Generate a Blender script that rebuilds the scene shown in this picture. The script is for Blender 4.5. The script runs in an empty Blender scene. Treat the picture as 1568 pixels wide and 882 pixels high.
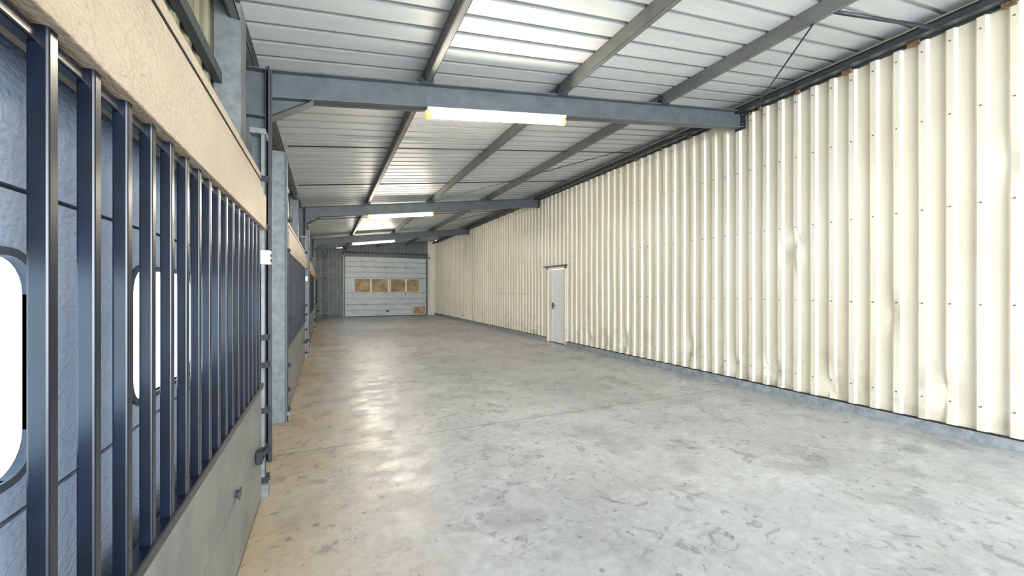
import bpy, bmesh, math, random
from mathutils import Vector
random.seed(3)
S=bpy.context.scene
S.view_settings.view_transform='Standard'
S.view_settings.look='None'
S.view_settings.exposure=0.68
SL=0.125
# ------------------------------------------------------------ materials
def srgb(r,g,b):
    f=lambda c:(c/255/12.92) if c/255<=0.04045 else ((c/255+0.055)/1.055)**2.4
    return (f(r),f(g),f(b),1)
def mat(name,c1,c2=None,rough=.5,metal=0,scale=6,bump=0,bscale=60,stretch=(1,1,1),lo=.35,hi=.65,emit=None,estr=0,dirt=None):
    m=bpy.data.materials.new(name); m.use_nodes=True
    n=m.node_tree.nodes; l=m.node_tree.links; p=n['Principled BSDF']
    p.inputs['Roughness'].default_value=rough; p.inputs['Metallic'].default_value=metal
    p.inputs['Base Color'].default_value=c1
    tc=n.new('ShaderNodeTexCoord'); mp=n.new('ShaderNodeMapping'); mp.inputs['Scale'].default_value=stretch
    l.new(tc.outputs['Object'],mp.inputs['Vector'])
    if c2:
        t=n.new('ShaderNodeTexNoise'); t.inputs['Scale'].default_value=scale; t.inputs['Detail'].default_value=6; t.inputs['Roughness'].default_value=.6
        l.new(mp.outputs[0],t.inputs['Vector'])
        r=n.new('ShaderNodeValToRGB'); r.color_ramp.elements[0].position=lo; r.color_ramp.elements[1].position=hi
        r.color_ramp.elements[0].color=c1; r.color_ramp.elements[1].color=c2
        l.new(t.outputs['Fac'],r.inputs['Fac']); l.new(r.outputs['Color'],p.inputs['Base Color'])
    if bump:
        t=n.new('ShaderNodeTexNoise'); t.inputs['Scale'].default_value=bscale; t.inputs['Detail'].default_value=3
        l.new(mp.outputs[0],t.inputs['Vector'])
        b=n.new('ShaderNodeBump'); b.inputs['Strength'].default_value=bump; b.inputs['Distance'].default_value=.01
        l.new(t.outputs['Fac'],b.inputs['Height']); l.new(b.outputs[0],p.inputs['Normal'])
    if emit:
        p.inputs['Emission Color'].default_value=emit; p.inputs['Emission Strength'].default_value=estr
    return m
M={}
M['steel']=mat('blue_grey_steel',srgb(76,84,89),srgb(93,100,104),rough=.45,scale=5)
M['steeldk']=mat('dark_steel',srgb(42,47,53),srgb(57,63,68),rough=.4,scale=5)
M['purlin']=mat('purlin_steel',srgb(98,100,100),srgb(115,117,116),rough=.5,scale=4)
M['roof']=mat('roof_sheet',srgb(200,204,206),srgb(215,217,217),rough=.45,scale=2,stretch=(.4,3,1))
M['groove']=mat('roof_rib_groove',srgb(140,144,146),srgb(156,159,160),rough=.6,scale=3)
M['galv']=mat('galvanised',srgb(104,111,114),srgb(128,133,134),rough=.45,scale=14,metal=.2)
M['navy']=mat('navy_painted_bar',srgb(7,13,24),srgb(13,23,40),rough=.3,scale=9)
M['dpanel']=mat('door_panel_stucco',srgb(128,145,172),srgb(145,160,182),rough=.5,scale=3,bump=.6,bscale=90,stretch=(1,.6,1))
M['tan']=mat('tan_stucco_panel',srgb(156,138,118),srgb(170,153,133),rough=.5,scale=4,bump=.6,bscale=90,stretch=(1,.5,1))
M['kick']=mat('kick_panel_grey',srgb(96,99,98),srgb(118,119,115),rough=.5,scale=4)
M['black']=mat('black_rubber',srgb(28,30,34),rough=.6)
M['gasket']=mat('grey_gasket',srgb(50,58,72),rough=.6)
M['wallL']=mat('left_wall_sheet',srgb(116,112,92),srgb(134,130,108),rough=.5,scale=3)
M['white']=mat('white_paint',srgb(244,246,250),srgb(248,248,250),rough=.35,scale=3)
M['fardoor']=mat('far_door_panel',srgb(180,187,190),srgb(199,203,202),rough=.45,scale=3)
M['brown']=mat('boarded_window',srgb(134,104,66),srgb(190,168,126),rough=.6,scale=2.5,lo=.35,hi=.65)
M['fargrey']=mat('far_wall_sheet',srgb(100,106,107),srgb(120,125,124),rough=.5,scale=3)
M['kerb']=mat('kerb_concrete',srgb(128,138,146),srgb(166,173,178),rough=.8,scale=9,bump=.4,bscale=30)
M['rust']=mat('rusty_foam',srgb(96,70,46),srgb(150,120,84),rough=.9,scale=25)
M['joint']=mat('dark_gap',srgb(40,42,44),rough=.9)
M['yellow']=mat('lamp_cap',srgb(240,214,120),rough=.4,emit=srgb(255,220,120),estr=.6)
M['tube']=mat('lamp_diffuser',srgb(255,240,200),rough=.4,emit=(1,.91,.74,1),estr=105)
M['ground']=mat('yard_ground',srgb(200,205,200),srgb(220,222,220),rough=.9,scale=1)
# cream wall with dirt close to the floor
m=mat('cream_corrugated_sheet',srgb(235,228,207),srgb(245,240,226),rough=.38,scale=1.4,stretch=(1,1.6,.5)); M['cream']=m
n=m.node_tree.nodes; l=m.node_tree.links; p=n['Principled BSDF']
tc=n.new('ShaderNodeTexCoord'); sx=n.new('ShaderNodeSeparateXYZ'); l.new(tc.outputs['Object'],sx.inputs[0])
mr=n.new('ShaderNodeMapRange'); mr.inputs[1].default_value=0.05; mr.inputs[2].default_value=1.1; mr.inputs[3].default_value=1; mr.inputs[4].default_value=0
l.new(sx.outputs['Z'],mr.inputs[0])
nz=n.new('ShaderNodeTexNoise'); nz.inputs['Scale'].default_value=3.5; nz.inputs['Detail'].default_value=8; l.new(tc.outputs['Object'],nz.inputs['Vector'])
rp=n.new('ShaderNodeValToRGB'); rp.color_ramp.elements[0].position=.52; rp.color_ramp.elements[1].position=.72; l.new(nz.outputs['Fac'],rp.inputs['Fac'])
mu=n.new('ShaderNodeMath'); mu.operation='MULTIPLY'; l.new(mr.outputs[0],mu.inputs[0]); l.new(rp.outputs[0],mu.inputs[1])
mu2=n.new('ShaderNodeMath'); mu2.operation='MULTIPLY'; mu2.inputs[1].default_value=.6; l.new(mu.outputs[0],mu2.inputs[0])
src=p.inputs['Base Color'].links[0].from_socket
mx=n.new('ShaderNodeMixRGB'); l.new(mu2.outputs[0],mx.inputs[0]); l.new(src,mx.inputs[1]); mx.inputs[2].default_value=srgb(150,142,126); l.new(mx.outputs[0],p.inputs['Base Color'])
# frosted polycarbonate panes
m=bpy.data.materials.new('frosted_pane'); m.use_nodes=True; n=m.node_tree.nodes; l=m.node_tree.links; n.clear()
o=n.new('ShaderNodeOutputMaterial'); t=n.new('ShaderNodeBsdfTranslucent'); g=n.new('ShaderNodeBsdfGlossy'); g.inputs['Roughness'].default_value=.1
nz=n.new('ShaderNodeTexNoise'); nz.inputs['Scale'].default_value=5; nz.inputs['Detail'].default_value=5
rp=n.new('ShaderNodeValToRGB'); rp.color_ramp.elements[0].position=.35; rp.color_ramp.elements[1].position=.6; rp.color_ramp.elements[0].color=(.72,.82,.86,1); rp.color_ramp.elements[1].color=(.95,.98,1,1)
l.new(nz.outputs['Fac'],rp.inputs['Fac']); l.new(rp.outputs[0],t.inputs[0])
mm=n.new('ShaderNodeMixShader'); mm.inputs[0].default_value=.05; l.new(t.outputs[0],mm.inputs[1]); l.new(g.outputs[0],mm.inputs[2]); l.new(mm.outputs[0],o.inputs[0]); M['glass']=m
# concrete floor
m=bpy.data.materials.new('concrete_floor'); m.use_nodes=True; n=m.node_tree.nodes; l=m.node_tree.links; p=n['Principled BSDF']; M['floor']=m
tc=n.new('ShaderNodeTexCoord'); O=tc.outputs['Object']
def noise(s,d=6,r=.6,vec=None,dist=0):
    t=n.new('ShaderNodeTexNoise'); t.inputs['Scale'].default_value=s; t.inputs['Detail'].default_value=d; t.inputs['Roughness'].default_value=r; t.inputs['Distortion'].default_value=dist
    l.new(vec or O,t.inputs['Vector']); return t.outputs['Fac']
def ramp(f,a,b,ca=(0,0,0,1),cb=(1,1,1,1)):
    r=n.new('ShaderNodeValToRGB'); r.color_ramp.elements[0].position=a; r.color_ramp.elements[1].position=b
    r.color_ramp.elements[0].color=ca; r.color_ramp.elements[1].color=cb; l.new(f,r.inputs['Fac']); return r.outputs['Color']
def math_(op,a,b=None,c=None):
    t=n.new('ShaderNodeMath'); t.operation=op
    for i,v in enumerate((a,b,c)):
        if v is None: continue
        if isinstance(v,(int,float)): t.inputs[i].default_value=v
        else: l.new(v,t.inputs[i])
    return t.outputs[0]
def mixc(f,a,b,blend='MIX'):
    t=n.new('ShaderNodeMixRGB'); t.blend_type=blend
    if isinstance(f,(int,float)): t.inputs[0].default_value=f
    else: l.new(f,t.inputs[0])
    for i,v in ((1,a),(2,b)):
        if isinstance(v,tuple): t.inputs[i].default_value=v
        else: l.new(v,t.inputs[i])
    return t.outputs[0]
sx=n.new('ShaderNodeSeparateXYZ'); l.new(O,sx.inputs[0]); X=sx.outputs['X']; Y=sx.outputs['Y']
base=ramp(noise(.7,8,.65),.35,.65,srgb(170,173,177),srgb(196,199,203))
fine=ramp(noise(14,8,.7),.3,.7,srgb(200,200,200),srgb(255,255,255))
base=mixc(.7,base,fine,'MULTIPLY')
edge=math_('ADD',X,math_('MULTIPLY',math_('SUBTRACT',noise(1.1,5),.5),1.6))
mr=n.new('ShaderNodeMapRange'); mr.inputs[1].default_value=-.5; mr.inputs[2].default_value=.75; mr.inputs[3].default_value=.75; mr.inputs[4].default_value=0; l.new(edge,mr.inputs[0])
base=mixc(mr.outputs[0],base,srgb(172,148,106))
st=ramp(noise(2.3,7,.62,dist=.4),.52,.68)
base=mixc(math_('MULTIPLY',st,.42),base,srgb(118,118,116))
st2=ramp(noise(1.3,4,.5),.59,.65)
base=mixc(math_('MULTIPLY',st2,.34),base,srgb(106,108,110))
sc=ramp(noise(6,5,.7,dist=1.2),.565,.61)
base=mixc(math_('MULTIPLY',math_('MULTIPLY',sc,ramp(noise(.9,3),.40,.52)),.5),base,srgb(100,102,103))
sp=ramp(noise(11,3,.5),.67,.69)
base=mixc(math_('MULTIPLY',sp,.5),base,srgb(80,80,80))
jt=math_('FRACT',math_('ADD',math_('DIVIDE',math_('SUBTRACT',Y,4.2),6.6),.5))
jt=math_('MULTIPLY',math_('ABSOLUTE',math_('SUBTRACT',jt,.5)),6.6)
jt=math_('LESS_THAN',jt,.007)
base=mixc(math_('MULTIPLY',jt,.7),base,srgb(84,84,82))
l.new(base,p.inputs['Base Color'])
rr=n.new('ShaderNodeMapRange'); rr.inputs[1].default_value=.35; rr.inputs[2].default_value=.65; rr.inputs[3].default_value=.24; rr.inputs[4].default_value=.55; l.new(noise(3,6,.6),rr.inputs[0]); l.new(rr.outputs[0],p.inputs['Roughness'])
b=n.new('ShaderNodeBump'); b.inputs['Strength'].default_value=.35; b.inputs['Distance'].default_value=.004; l.new(noise(22,5,.6),b.inputs['Height']); l.new(b.outputs[0],p.inputs['Normal'])

# ------------------------------------------------------------ mesh helpers
class MB:
    def __init__(s): s.bm=bmesh.new(); s.mats=[]
    def mi(s,k):
        if k not in s.mats: s.mats.append(k)
        return s.mats.index(k)
    def box(s,x0,x1,y0,y1,z0,z1,k,sl=0):
        i=s.mi(k); v=[]
        for x in (x0,x1):
            for y in (y0,y1):
                for z in (z0,z1): v.append(s.bm.verts.new((x,y,z+sl*x)))
        for f in ((0,1,3,2),(4,6,7,5),(0,4,5,1),(2,3,7,6),(0,2,6,4),(1,5,7,3)):
            s.bm.faces.new([v[a] for a in f]).material_index=i
    def cyl(s,p0,p1,r,k,seg=12,r2=None):
        i=s.mi(k); p0=Vector(p0); p1=Vector(p1); d=(p1-p0).normalized()
        a=d.orthogonal().normalized(); b=d.cross(a); r2=r if r2 is None else r2
        A=[];B=[]
        for t in range(seg):
            c=math.cos(2*math.pi*t/seg); q=math.sin(2*math.pi*t/seg)
            A.append(s.bm.verts.new(p0+r*(a*c+b*q))); B.append(s.bm.verts.new(p1+r2*(a*c+b*q)))
        for t in range(seg):
            f=s.bm.faces.new([A[t],A[(t+1)%seg],B[(t+1)%seg],B[t]]); f.material_index=i; f.smooth=True
        s.bm.faces.new(A[::-1]).material_index=i; s.bm.faces.new(B).material_index=i
    def poly(s,pts,k):
        f=s.bm.faces.new([s.bm.verts.new(p) for p in pts]); f.material_index=s.mi(k)
    def ring(s,x0,x1,cy,cz,w,h,r,w2,h2,r2,k,seg=6):
        i=s.mi(k)
        def rr(w,h,r):
            o=[]
            for (sy,sz,a0) in ((1,1,0),(-1,1,90),(-1,-1,180),(1,-1,270)):
                for t in range(seg+1):
                    a=math.radians(a0+90*t/seg)
                    o.append((cy+sy*(w/2-r)+r*math.cos(a),cz+sz*(h/2-r)+r*math.sin(a)))
            return o
        o=rr(w,h,r); q=rr(w2,h2,r2); N=len(o)
        V=[[s.bm.verts.new((x,y,z)) for (y,z) in L] for x in (x0,x1) for L in (o,q)]
        for t in range(N):
            u=(t+1)%N
            for (a,b) in ((0,1),(2,3),(0,2),(1,3)):
                s.bm.faces.new([V[a][t],V[a][u],V[b][u],V[b][t]]).material_index=i
    def done(s,name,parent=None,bevel=0):
        bmesh.ops.recalc_face_normals(s.bm,faces=s.bm.faces)
        me=bpy.data.meshes.new(name); s.bm.to_mesh(me); s.bm.free()
        for k in s.mats: me.materials.append(M[k])
        o=bpy.data.objects.new(name,me); S.collection.objects.link(o)
        if parent: o.parent=parent
        if bevel:
            b=o.modifiers.new('bevel','BEVEL'); b.width=bevel; b.segments=2; b.limit_method='ANGLE'
        return o
def empty(name):
    e=bpy.data.objects.new(name,None); e.empty_display_size=.2; S.collection.objects.link(e); return e
def profile(a0,a1,per,depth,pan,slope,top):
    pts=[]; a=a0
    while a<a1:
        for da,off in ((0,0),(pan,0),(pan+slope,depth),(pan+slope+top,depth),(per,0)):
            if a+da<=a1+1e-6: pts.append((a+da,off))
        a+=per
    out=[]
    for q in pts:
        if not out or abs(q[0]-out[-1][0])>1e-5: out.append(q)
    if out[-1][0]<a1: out.append((a1,out[-1][1]))
    return out
def sheet_yz(mb,xf,sgn,y0,y1,z0,z1,k,per=.215,depth=.032,pan=.115,slope=.022,top=.056,rows=1,fn=None,phase=0):
    P=profile(y0,y1,per,depth,pan,slope,top); i=mb.mi(k); G=[]
    for (y,o) in P:
        col=[]
        for r in range(rows+1):
            z=z0+(z1-z0)*r/rows; dx=fn(y,z,o) if fn else 0
            col.append(mb.bm.verts.new((xf+sgn*o+dx,y,z)))
        G.append(col)
    for a in range(len(G)-1):
        for r in range(rows):
            mb.bm.faces.new([G[a][r],G[a+1][r],G[a+1][r+1],G[a][r+1]]).material_index=i
XR=5.85; XL=-.74; Y0=-6.0; Y1=23.6
# ------------------------------------------------------------ floor, ground
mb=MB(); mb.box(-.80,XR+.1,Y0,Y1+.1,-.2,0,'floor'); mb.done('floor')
mb=MB(); mb.box(-60,60,-60,60,-.5,-.3,'ground'); mb.done('ground_yard')
# ------------------------------------------------------------ right wall
dents=[(3.52,1.98,.07,.16,.075),(3.34,1.95,.06,.14,-.05),(3.40,2.2,.05,.10,.05),(3.75,.35,.10,.12,.07),(2.95,.25,.08,.15,.08),(4.35,.3,.08,.12,.07),(6.9,.4,.12,.16,.06),(1.9,.4,.1,.2,.05),(8.1,.25,.10,.12,.06),(2.4,1.2,.10,.2,.03),(5.2,.5,.08,.16,.05),(1.55,2.7,.1,.2,.03),(1.3,1.0,.08,.12,.03)]
def dent(y,z,o):
    d=0
    for (a,b,sy,sz,amp) in dents: d+=amp*math.exp(-((y-a)/sy)**2-((z-b)/sz)**2)*(1 if o>0 else .35)
    return min(d,.045)+.003*math.sin(y*1.7+z*2.1)+.0015*math.sin(y*9.3-z*3.1)
mb=MB()
DY0,DY1=9.22,10.22
sheet_yz(mb,XR,-1,Y0,DY0,.10,4.17,'cream',rows=70,fn=dent)
sheet_yz(mb,XR,-1,DY0,DY1,2.12,4.17,'cream',rows=2)
sheet_yz(mb,XR,-1,DY1,Y1,.10,4.17,'cream',rows=2)
for z in (.35,1.35,2.35,3.3,4.05):
    y=Y0
    while y<Y1:
        yy=y+.165
        if not(DY0-.1<yy<DY1+.1 and z<2.2) and yy<14:
            mb.cyl((XR-.025,yy,z),(XR-.039,yy,z),.008,'purlin',6)
        y+=.215
mb.done('wall_right')
mb=MB(); mb.box(XR+.06,XR+.14,Y0,DY0,0,4.5,'cream'); mb.box(XR+.06,XR+.14,DY0,DY1,2.12,4.5,'cream'); mb.box(XR+.06,XR+.14,DY1,Y1,0,4.5,'cream'); mb.done('wall_right_backing')
mb=MB(); mb.box(XR-.07,XR+.02,Y0,DY0-.03,0,.10,'kerb'); mb.box(XR-.07,XR+.02,DY1+.03,Y1,0,.10,'kerb')
mb.box(XR-.045,XR+.02,Y0,DY0-.03,.10,.112,'joint'); mb.box(XR-.045,XR+.02,DY1+.03,Y1,.10,.112,'joint'); mb.done('baseboard_right')
# side door
mb=MB()
mb.box(XR-.03,XR+.02,DY0+.06,DY1-.26,.02,2.05,'white')
mb.box(XR-.035,XR+.02,DY1-.25,DY1-.06,.02,2.05,'cream')
mb.box(XR-.06,XR+.02,DY0,DY0+.05,0,2.12,'cream'); mb.box(XR-.06,XR+.02,DY1-.05,DY1,0,2.12,'cream')
mb.box(XR-.06,XR+.02,DY0,DY1,2.06,2.12,'cream')
mb.box(XR-.10,XR-.04,DY0-.08,DY1+.14,2.13,2.16,'steel')
mb.box(XR-.10,XR-.07,DY0-.08,DY0-.05,2.05,2.16,'steel')
mb.box(XR-.07,XR-.03,DY1-.34,DY1-.30,.95,1.12,'steel'); mb.cyl((XR-.075,DY1-.32,1.05),(XR-.075,DY1-.46,1.05),.011,'steeldk')
for z in (.3,1.1,1.85): mb.cyl((XR-.035,DY0+.055,z),(XR-.035,DY0+.055,z+.1),.012,'steel')
mb.box(XR-.01,XR+.02,DY0+.06,DY1-.06,0,.02,'joint')
mb.done('door_1',bevel=.003)
# ------------------------------------------------------------ roof sheet
def zr(x): return 3.65+SL*x
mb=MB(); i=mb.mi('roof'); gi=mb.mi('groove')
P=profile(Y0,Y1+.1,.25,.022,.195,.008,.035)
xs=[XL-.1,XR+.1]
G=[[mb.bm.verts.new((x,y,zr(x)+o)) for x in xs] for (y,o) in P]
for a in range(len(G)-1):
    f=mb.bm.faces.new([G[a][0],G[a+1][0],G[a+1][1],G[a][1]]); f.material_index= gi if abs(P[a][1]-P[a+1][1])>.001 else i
mb.box(XL-.1,XR+.1,Y0,Y1+.1,.06+3.65,.09+3.65,'roof',SL)
mb.done('ceiling')
# purlins (C sections)
for px in (-.62,.92,2.54,4.17):
    mb=MB(); zb=3.505+SL*px; w=.055
    mb.box(px-.004,px+.004,Y0,Y1,zb,zb+.142,'purlin')
    mb.box(px,px+w,Y0,Y1,zb,zb+.006,'purlin'); mb.box(px,px+w,Y0,Y1,zb+.136,zb+.142,'purlin')
    mb.box(px+w-.004,px+w,Y0,Y1,zb,zb+.022,'purlin')
    for by in (4.2,10.75,17.35):
        mb.box(px-.012,px-.004,by-.05,by+.05,zb,zb+.12,'steeldk')
        for dy in (-.025,.025):
            mb.cyl((px-.012,by+dy,zb+.06),(px-.026,by+dy,zb+.06),.012,'steeldk',6)
    mb.done('roof_purlin')
# eaves beam at right wall
mb=MB()
mb.box(XR-.20,XR-.005,Y0,Y1,3.44+.02,3.455+.02,'steeldk',SL)
mb.box(XR-.05,XR-.04,Y0,Y1,3.44,3.60,'steeldk',SL)
mb.box(XR-.20,XR-.19,Y0,Y1,3.475,3.52,'steeldk',SL)
for t in range(46):
    y=Y0+t*.62+random.uniform(-.1,.1)
    if y>16: break
    w=random.uniform(.03,.1)
    mb.box(XR-.06-random.uniform(0,.02),XR-.035,y,y+w,4.14,4.18+random.uniform(0,.02),'rust')
mb.done('eaves_beam')
# ------------------------------------------------------------ rafters + columns
beams=(-2.35,4.2,10.75,17.35)
for by in beams:
    mb=MB(); xa=-.47; xb=XR-.06
    T=3.50
    mb.box(xa,xb,by-.07,by+.07,T-.012,T,'steel',SL); mb.box(xa,xb,by-.07,by+.07,T-.25,T-.238,'steel',SL)
    mb.box(xa,xb,by-.006,by+.006,T-.25,T,'steel',SL)
    mb.poly([(xa,by-.005,T-.25+SL*xa),(xa+.36,by-.005,T-.25+SL*(xa+.36)),(xa,by-.005,T-.42+SL*xa)],'steel')
    i=mb.mi('steel')
    v=[mb.bm.verts.new(q) for q in ((xa,by-.07,T-.42+SL*xa),(xa,by+.07,T-.42+SL*xa),(xa+.36,by+.07,T-.25+SL*(xa+.36)),(xa+.36,by-.07,T-.25+SL*(xa+.36)))]
    mb.bm.faces.new(v).material_index=i
    v=[mb.bm.verts.new(q) for q in ((xa,by-.07,T-.432+SL*xa),(xa,by+.07,T-.432+SL*xa),(xa+.36,by+.07,T-.262+SL*(xa+.36)),(xa+.36,by-.07,T-.262+SL*(xa+.36)))]
    mb.bm.faces.new(v).material_index=i
    mb.box(xa-.005,xa+.012,by-.08,by+.08,T-.45+SL*xa,T+SL*xa+.02,'steeldk')
    for z in (-.38,-.28,-.18,-.06):
        for dy in (-.045,.045): mb.cyl((xa+.012,by+dy,T+z+SL*xa),(xa+.028,by+dy,T+z+SL*xa),.012,'galv',6)
    mb.box(xb-.012,xb,by-.085,by+.085,T-.28+SL*xb,T+.02+SL*xb,'steeldk')
    for z in (-.2,-.06):
        mb.cyl((xb-.012,by-.045,T+z+SL*xb),(xb-.03,by-.045,T+z+SL*xb),.012,'galv',6)
    mb.box(xb,XR-.038,by-.05,by+.05,T-.26+SL*xb,T+SL*xb,'rust')
    for px in (.92,2.54,4.17):
        mb.box(px-.05,px+.08,by-.085,by-.07,T-.02,T+.05,'steeldk',SL)
    mb.done('roof_rafter')
    mb=MB(); zt=3.5+SL*xa
    mb.box(-.475,-.487,by-.09,by+.09,.012,zt,'steeldk'); mb.box(-.665,-.653,by-.09,by+.09,.012,zt,'steel')
    mb.box(-.653,-.487,by-.005,by+.005,.012,zt,'steel')
    mb.box(-.69,-.455,by-.12,by+.12,0,.014,'steeldk')
    for z in (zt-.01,zt-.42): mb.box(-.653,-.487,by-.085,by+.085,z-.01,z,'steel')
    mb.done('steel_column')
# cover strip of the main column
for by in beams:
    mb=MB(); mb.box(-.472,-.43,by-.13,by-.12,0,3.4,'steeldk'); mb.box(-.472,-.462,by-.13,by+.09,0.02,3.4,'steeldk'); mb.done('column_guard')
# lamps
def lamp(by):
    e=empty('fluorescent_lamp')
    x0,x1=.93,2.58; y=by-.06; T=3.50-.25
    mb=MB(); mb.box(x0,x1,y-.055,y+.055,T-.045,T-.012,'white',SL)
    for x in (x0+.25,x1-.25): mb.box(x-.015,x+.015,y-.012,y+.012,T-.012,T+.004,'galv',SL)
    mb.done('housing',e,bevel=.004)
    mb=MB(); a=(x0+.05,y,T-.075+SL*(x0+.05)); b=(x1-.05,y,T-.075+SL*(x1-.05)); mb.cyl(a,b,.036,'tube',20); mb.done('diffuser_tube',e)
    mb=MB()
    for xa,xb in ((x0,x0+.05),(x1-.05,x1)): mb.cyl((xa,y,T-.075+SL*xa),(xb,y,T-.075+SL*xb),.045,'yellow',20)
    mb.done('end_caps',e)
for by in beams: lamp(by)
# bracing rods
mb=MB()
def rod(a,b,r=.008): mb.cyl(a,b,r,'steeldk',8)
rod((XR-.2,3.95,4.06),(4.2,2.3,4.02),.009)
for b0 in (4.2,10.75):
    rod((XR-.2,b0+.2,4.1),(2.6,b0+6.2,3.8)); 
for yy in (6.6,9.0,13.4): rod((-.5,yy,3.55),(XR-.2,yy,3.55+SL*(XR+.3)),.009)
rod((XR-.1,1.95,4.18),(4.17,2.18,4.06),.018)
mb.done('roof_bracing')
# ------------------------------------------------------------ dock doors, left
doors=[(-1.10,3.35),(5.42,9.80),(12.0,16.4),(18.5,22.6)]
for di,(y0,y1) in enumerate(doors):
    e=empty('dock_door')
    mb=MB(); xa,xb=-.56,-.52
    for z0,z1 in ((0.02,.48),(.49,1.08),(1.69,2.27)): mb.box(xa,xb,y0,y1,z0,z1,'dpanel')
    mb.box(xa,xb,y0,y1,1.09,1.16,'dpanel'); mb.box(xa,xb,y0,y1,1.56,1.68,'dpanel')
    cs=[y1-.44-1.06*t for t in range(4)]
    eds=[y1]+sum([[c+.31,c-.31] for c in cs],[])+[y0]
    for t in range(0,len(eds),2): mb.box(xa,xb,eds[t+1],eds[t],1.16,1.56,'dpanel')
    mb.box(xa-.01,xb-.012,y0,y1,.0,.03,'black')
    for z in (.485,1.085,1.685): mb.box(xa,xb-.01,y0,y1,z-.005,z+.005,'joint')
    mb.done('sectional_leaf',e)
    mb=MB()
    for c in cs: mb.ring(xb-.04,xb+.006,c,1.36,.65,.43,.08,.62,.40,.07,'gasket')
    mb.done('window_gaskets',e)
    mb=MB()
    for c in cs: mb.poly([(xb-.012,c-.32,1.15),(xb-.012,c+.32,1.15),(xb-.012,c+.32,1.57),(xb-.012,c-.32,1.57)],'glass')
    mb.done('window_panes',e)
    mb=MB()
    yy=.93+.144*16 if di==0 else y1-.1
    while yy>y0+.05:
        mb.box(-.44,-.412,yy-.014,yy+.014,.83,1.96,'navy'); yy-=.144
    mb.box(-.45,-.405,y0+.02,y1,.80,.835,'navy'); mb.box(-.45,-.425,y0+.02,y1,1.90,1.925,'navy')
    mb.done('grille_bars',e,bevel=.004)
    mb=MB()
    mb.box(-.445,-.42,y0,y1,.03,.42,'kick'); mb.box(-.445,-.42,y0,y1,.427,.80,'kick')
    mb.box(-.44,-.425,y0,y1,.42,.427,'joint')
    mb.box(-.44,-.425,y0,y1,0,.03,'black')
    mb.cyl((-.42,y1-.9,.46),(-.40,y1-.9,.46),.018,'steeldk'); mb.box(-.405,-.395,y1-.93,y1-.87,.44,.48,'steeldk')
    mb.box(-.415,-.38,y1-.28,y1-.20,.36,.44,'black'); mb.cyl((-.39,y1-.24,.40),(-.35,y1-.20,.44),.02,'black')
    mb.done('kick_panel',e,bevel=.002)
    mb=MB()
    mb.box(-.50,-.395,y0-.02,y1+.05,1.93,2.17,'tan'); mb.box(-.50,-.41,y0-.02,y1+.03,2.175,2.225,'tan'); mb.box(-.50,-.425,y0-.02,y1+.03,2.23,2.33,'tan')
    mb.box(-.56,-.42,y0-.02,y1+.03,2.27,2.28,'joint')
    mb.done('header_panel',e,bevel=.004)
    mb=MB()
    for (ya,s) in ((y1+.08,1),(y0-.10,-1)):
        mb.box(-.435,-.40,ya-.02,ya-.012,0,2.64,'galv'); mb.box(-.435,-.427,ya-.02,ya+.05,0,2.64,'galv'); mb.box(-.408,-.40,ya-.02,ya+.002,0,2.64,'galv'); 
        mb.box(-.50,-.44,ya+.06,ya+.13,0,2.66,'steel')
        mb.box(-.50,-.40,ya-.03,ya+.13,2.62,2.66,'galv')
        for z in (.12,.34,.62,.95,1.15,1.95,2.3):
            mb.box(-.45,-.385,ya-.03,ya+.06,z-.02,z+.02,'black'); mb.cyl((-.40,ya,z),(-.375,ya,z),.014,'black',8)
        mb.box(-.72,-.56,ya+.02*s,ya+.24*s,0,3.55,'galv')
        mb.box(-.46,-.38,ya-.06,ya+.03,0,.10,'galv')
    mb.done('door_tracks',e,bevel=.002)
    if di<2:
        mb=MB(); ya=y1+.08
        mb.box(-.43,-.37,ya-.05,ya+.03,1.68,1.78,'white')
        mb.box(-.37,-.365,ya-.03,ya+.01,1.735,1.755,'black'); mb.box(-.37,-.365,ya-.03,ya+.01,1.70,1.72,'black')
        mb.done('switch_box',e,bevel=.004)
for (y0,y1) in doors[1:]:
    mb=MB(); mb.box(-.55,-.41,y0-.20,y0-.13,0,3.05,'galv'); mb.box(-.42,-.405,y0-.22,y0-.08,0,3.05,'steel')
    mb.box(-.405,-.395,y0-.2,y0-.1,2.3,2.5,'kick'); mb.box(-.41,-.395,y0-.2,y0-.1,1.5,1.56,'black'); mb.box(-.41,-.395,y0-.2,y0-.1,.0,.06,'black')
    mb.done('dock_jamb')
# left wall
mb=MB()
segs=[(Y0,doors[0][0]-.02)]+[(doors[t][1]+.02,doors[t+1][0]-.02) for t in range(3)]+[(doors[3][1]+.02,Y1)]
for a,b in segs: sheet_yz(mb,XL,1,a,b,0,3.56,'wallL',depth=.02)
for a,b in doors: sheet_yz(mb,XL,1,a-.02,b+.02,2.25,3.56,'wallL',depth=.02)
for a,b in doors: mb.box(XL,-.56,a,b,2.27,2.30,'wallL')
for a,b in segs: mb.box(XL-.06,XL-.01,a,b,0,3.7,'wallL')
for a,b in doors:
    mb.box(XL-.06,XL-.01,a-.02,b+.02,2.25,3.7,'wallL')
mb.box(XL+.02,XL+.07,Y0,Y1,2.95,3.03,'steeldk'); 
mb.done('wall_left')
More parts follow.
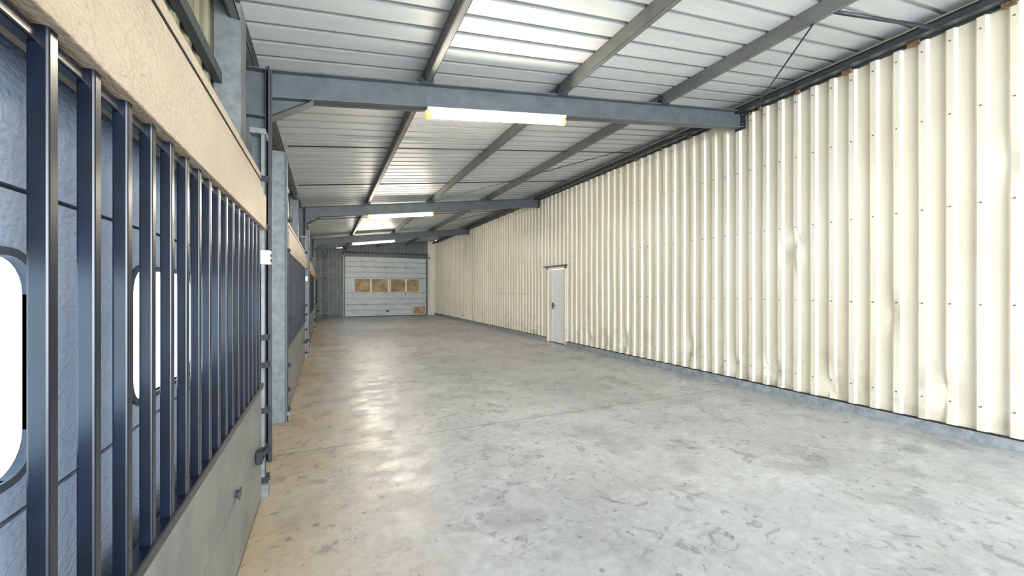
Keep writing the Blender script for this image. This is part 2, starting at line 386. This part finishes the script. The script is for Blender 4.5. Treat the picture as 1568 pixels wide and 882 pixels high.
# ------------------------------------------------------------ far wall
mb=MB(); FX0,FX1,FZ=.78,5.38,3.28
def sheet_xz(mb,yf,x0,x1,z0,z1,k,sl=0):
    P=profile(x0,x1,.2,.03,.11,.02,.05); i=mb.mi(k); G=[]
    for (x,o) in P: G.append((mb.bm.verts.new((x,yf-o,z0)),mb.bm.verts.new((x,yf-o,z1+sl*x))))
    for a in range(len(G)-1): mb.bm.faces.new([G[a][0],G[a+1][0],G[a+1][1],G[a][1]]).material_index=i
sheet_xz(mb,Y1,XL,FX0,0,3.62,'fargrey',SL); sheet_xz(mb,Y1,FX0,FX1,FZ,3.62,'fargrey',SL); sheet_xz(mb,Y1,FX1,XR,0,3.62,'cream',SL)
mb.box(XL,FX0,Y1+.01,Y1+.06,0,3.7,'fargrey'); mb.box(FX0,FX1,Y1+.01,Y1+.06,0,4.5,'fargrey'); mb.box(FX1,XR,Y1+.01,Y1+.06,0,4.5,'fargrey')  # middle box is an added unseen backing that stops light leaking around the door
mb.done('wall_far')
mb=MB()
for z in (.08,2.05,3.2): mb.box(XL+.02,FX0-.12,Y1-.10,Y1-.03,z,z+.07,'steeldk')
mb.box(-.1,-.02,Y1-.10,Y1-.03,0,3.3,'steeldk')
mb.done('trim_1')
mb=MB(); yf=Y1-.10
zs=[0.02,.66,1.30,2.12,2.72,FZ]
for a in range(5):
    mb.box(FX0+.12,FX1-.12,yf,yf+.05,zs[a]+.01,zs[a+1]-.008,'fardoor')
    mb.box(FX0+.12,FX1-.12,yf+.01,yf+.04,zs[a]-.01,zs[a]+.01,'joint')
    zc=(zs[a]+zs[a+1])/2
    if a!=2: mb.box(FX0+.12,FX1-.12,yf-.004,yf,zc-.01,zc+.01,'galv')
for x0,x1 in ((1.35,2.20),(2.26,3.14),(3.25,4.08),(4.14,4.90)):
    mb.box(x0,x1,yf-.015,yf+.01,1.33,2.10,'white'); mb.box(x0+.02,x1-.02,yf-.02,yf-.01,1.35,2.08,'brown')
mb.box(4.55,5.2,yf-.006,yf,.08,.5,'brown')
for x in (FX0,FX1-.1): mb.box(x,x+.09,yf-.05,yf+.06,0,FZ+.05,'galv'); 
for x in (1.9,3.0,4.1):
    for z in (.66,1.30,2.12,2.72): mb.box(x-.03,x+.03,yf-.01,yf,z-.06,z+.06,'galv')
mb.box(FX0-.1,FX1+.1,yf-.03,yf+.06,FZ,FZ+.08,'steel'); mb.cyl((FX0,yf-.08,FZ+.22),(FX1,yf-.08,FZ+.22),.03,'steel')
for x in (FX0+.1,3.1,FX1-.1): mb.box(x-.03,x+.03,yf-.11,yf+.06,FZ+.06,FZ+.3,'steel')
mb.box(3.0,3.2,yf-.03,yf,.25,.32,'black')
mb.done('overhead_door')
# ------------------------------------------------------------ back wall with open loading door
mb=MB(); mb.box(XL,.3,Y0-.1,Y0,0,4.4,'fargrey'); mb.box(5.3,XR,Y0-.1,Y0,0,4.4,'fargrey'); mb.box(.3,5.3,Y0-.1,Y0,3.5,4.4,'fargrey'); mb.done('wall_back')
# ------------------------------------------------------------ lights
ld=bpy.data.lights.new('daylight','AREA'); ld.shape='RECTANGLE'; ld.size=5.0; ld.size_y=3.4; ld.energy=640; ld.color=(.92,.96,1)
lo=bpy.data.objects.new('daylight_opening',ld); lo.location=(2.8,Y0-.3,1.75); lo.rotation_euler=(math.radians(90),0,0); S.collection.objects.link(lo)
w=bpy.data.worlds.new('sky'); S.world=w; w.use_nodes=True; bg=w.node_tree.nodes['Background']; bg.inputs[0].default_value=(.74,.87,1,1); bg.inputs[1].default_value=6
# ------------------------------------------------------------ camera
cd=bpy.data.cameras.new('camera'); cd.sensor_width=36; cd.lens=36*620/1568; cd.clip_start=.02; cd.shift_y=.0012
c=bpy.data.objects.new('camera',cd); c.location=(0,0,1.5); c.rotation_euler=(math.radians(90),0,-math.atan(284/620)); S.collection.objects.link(c); S.camera=c
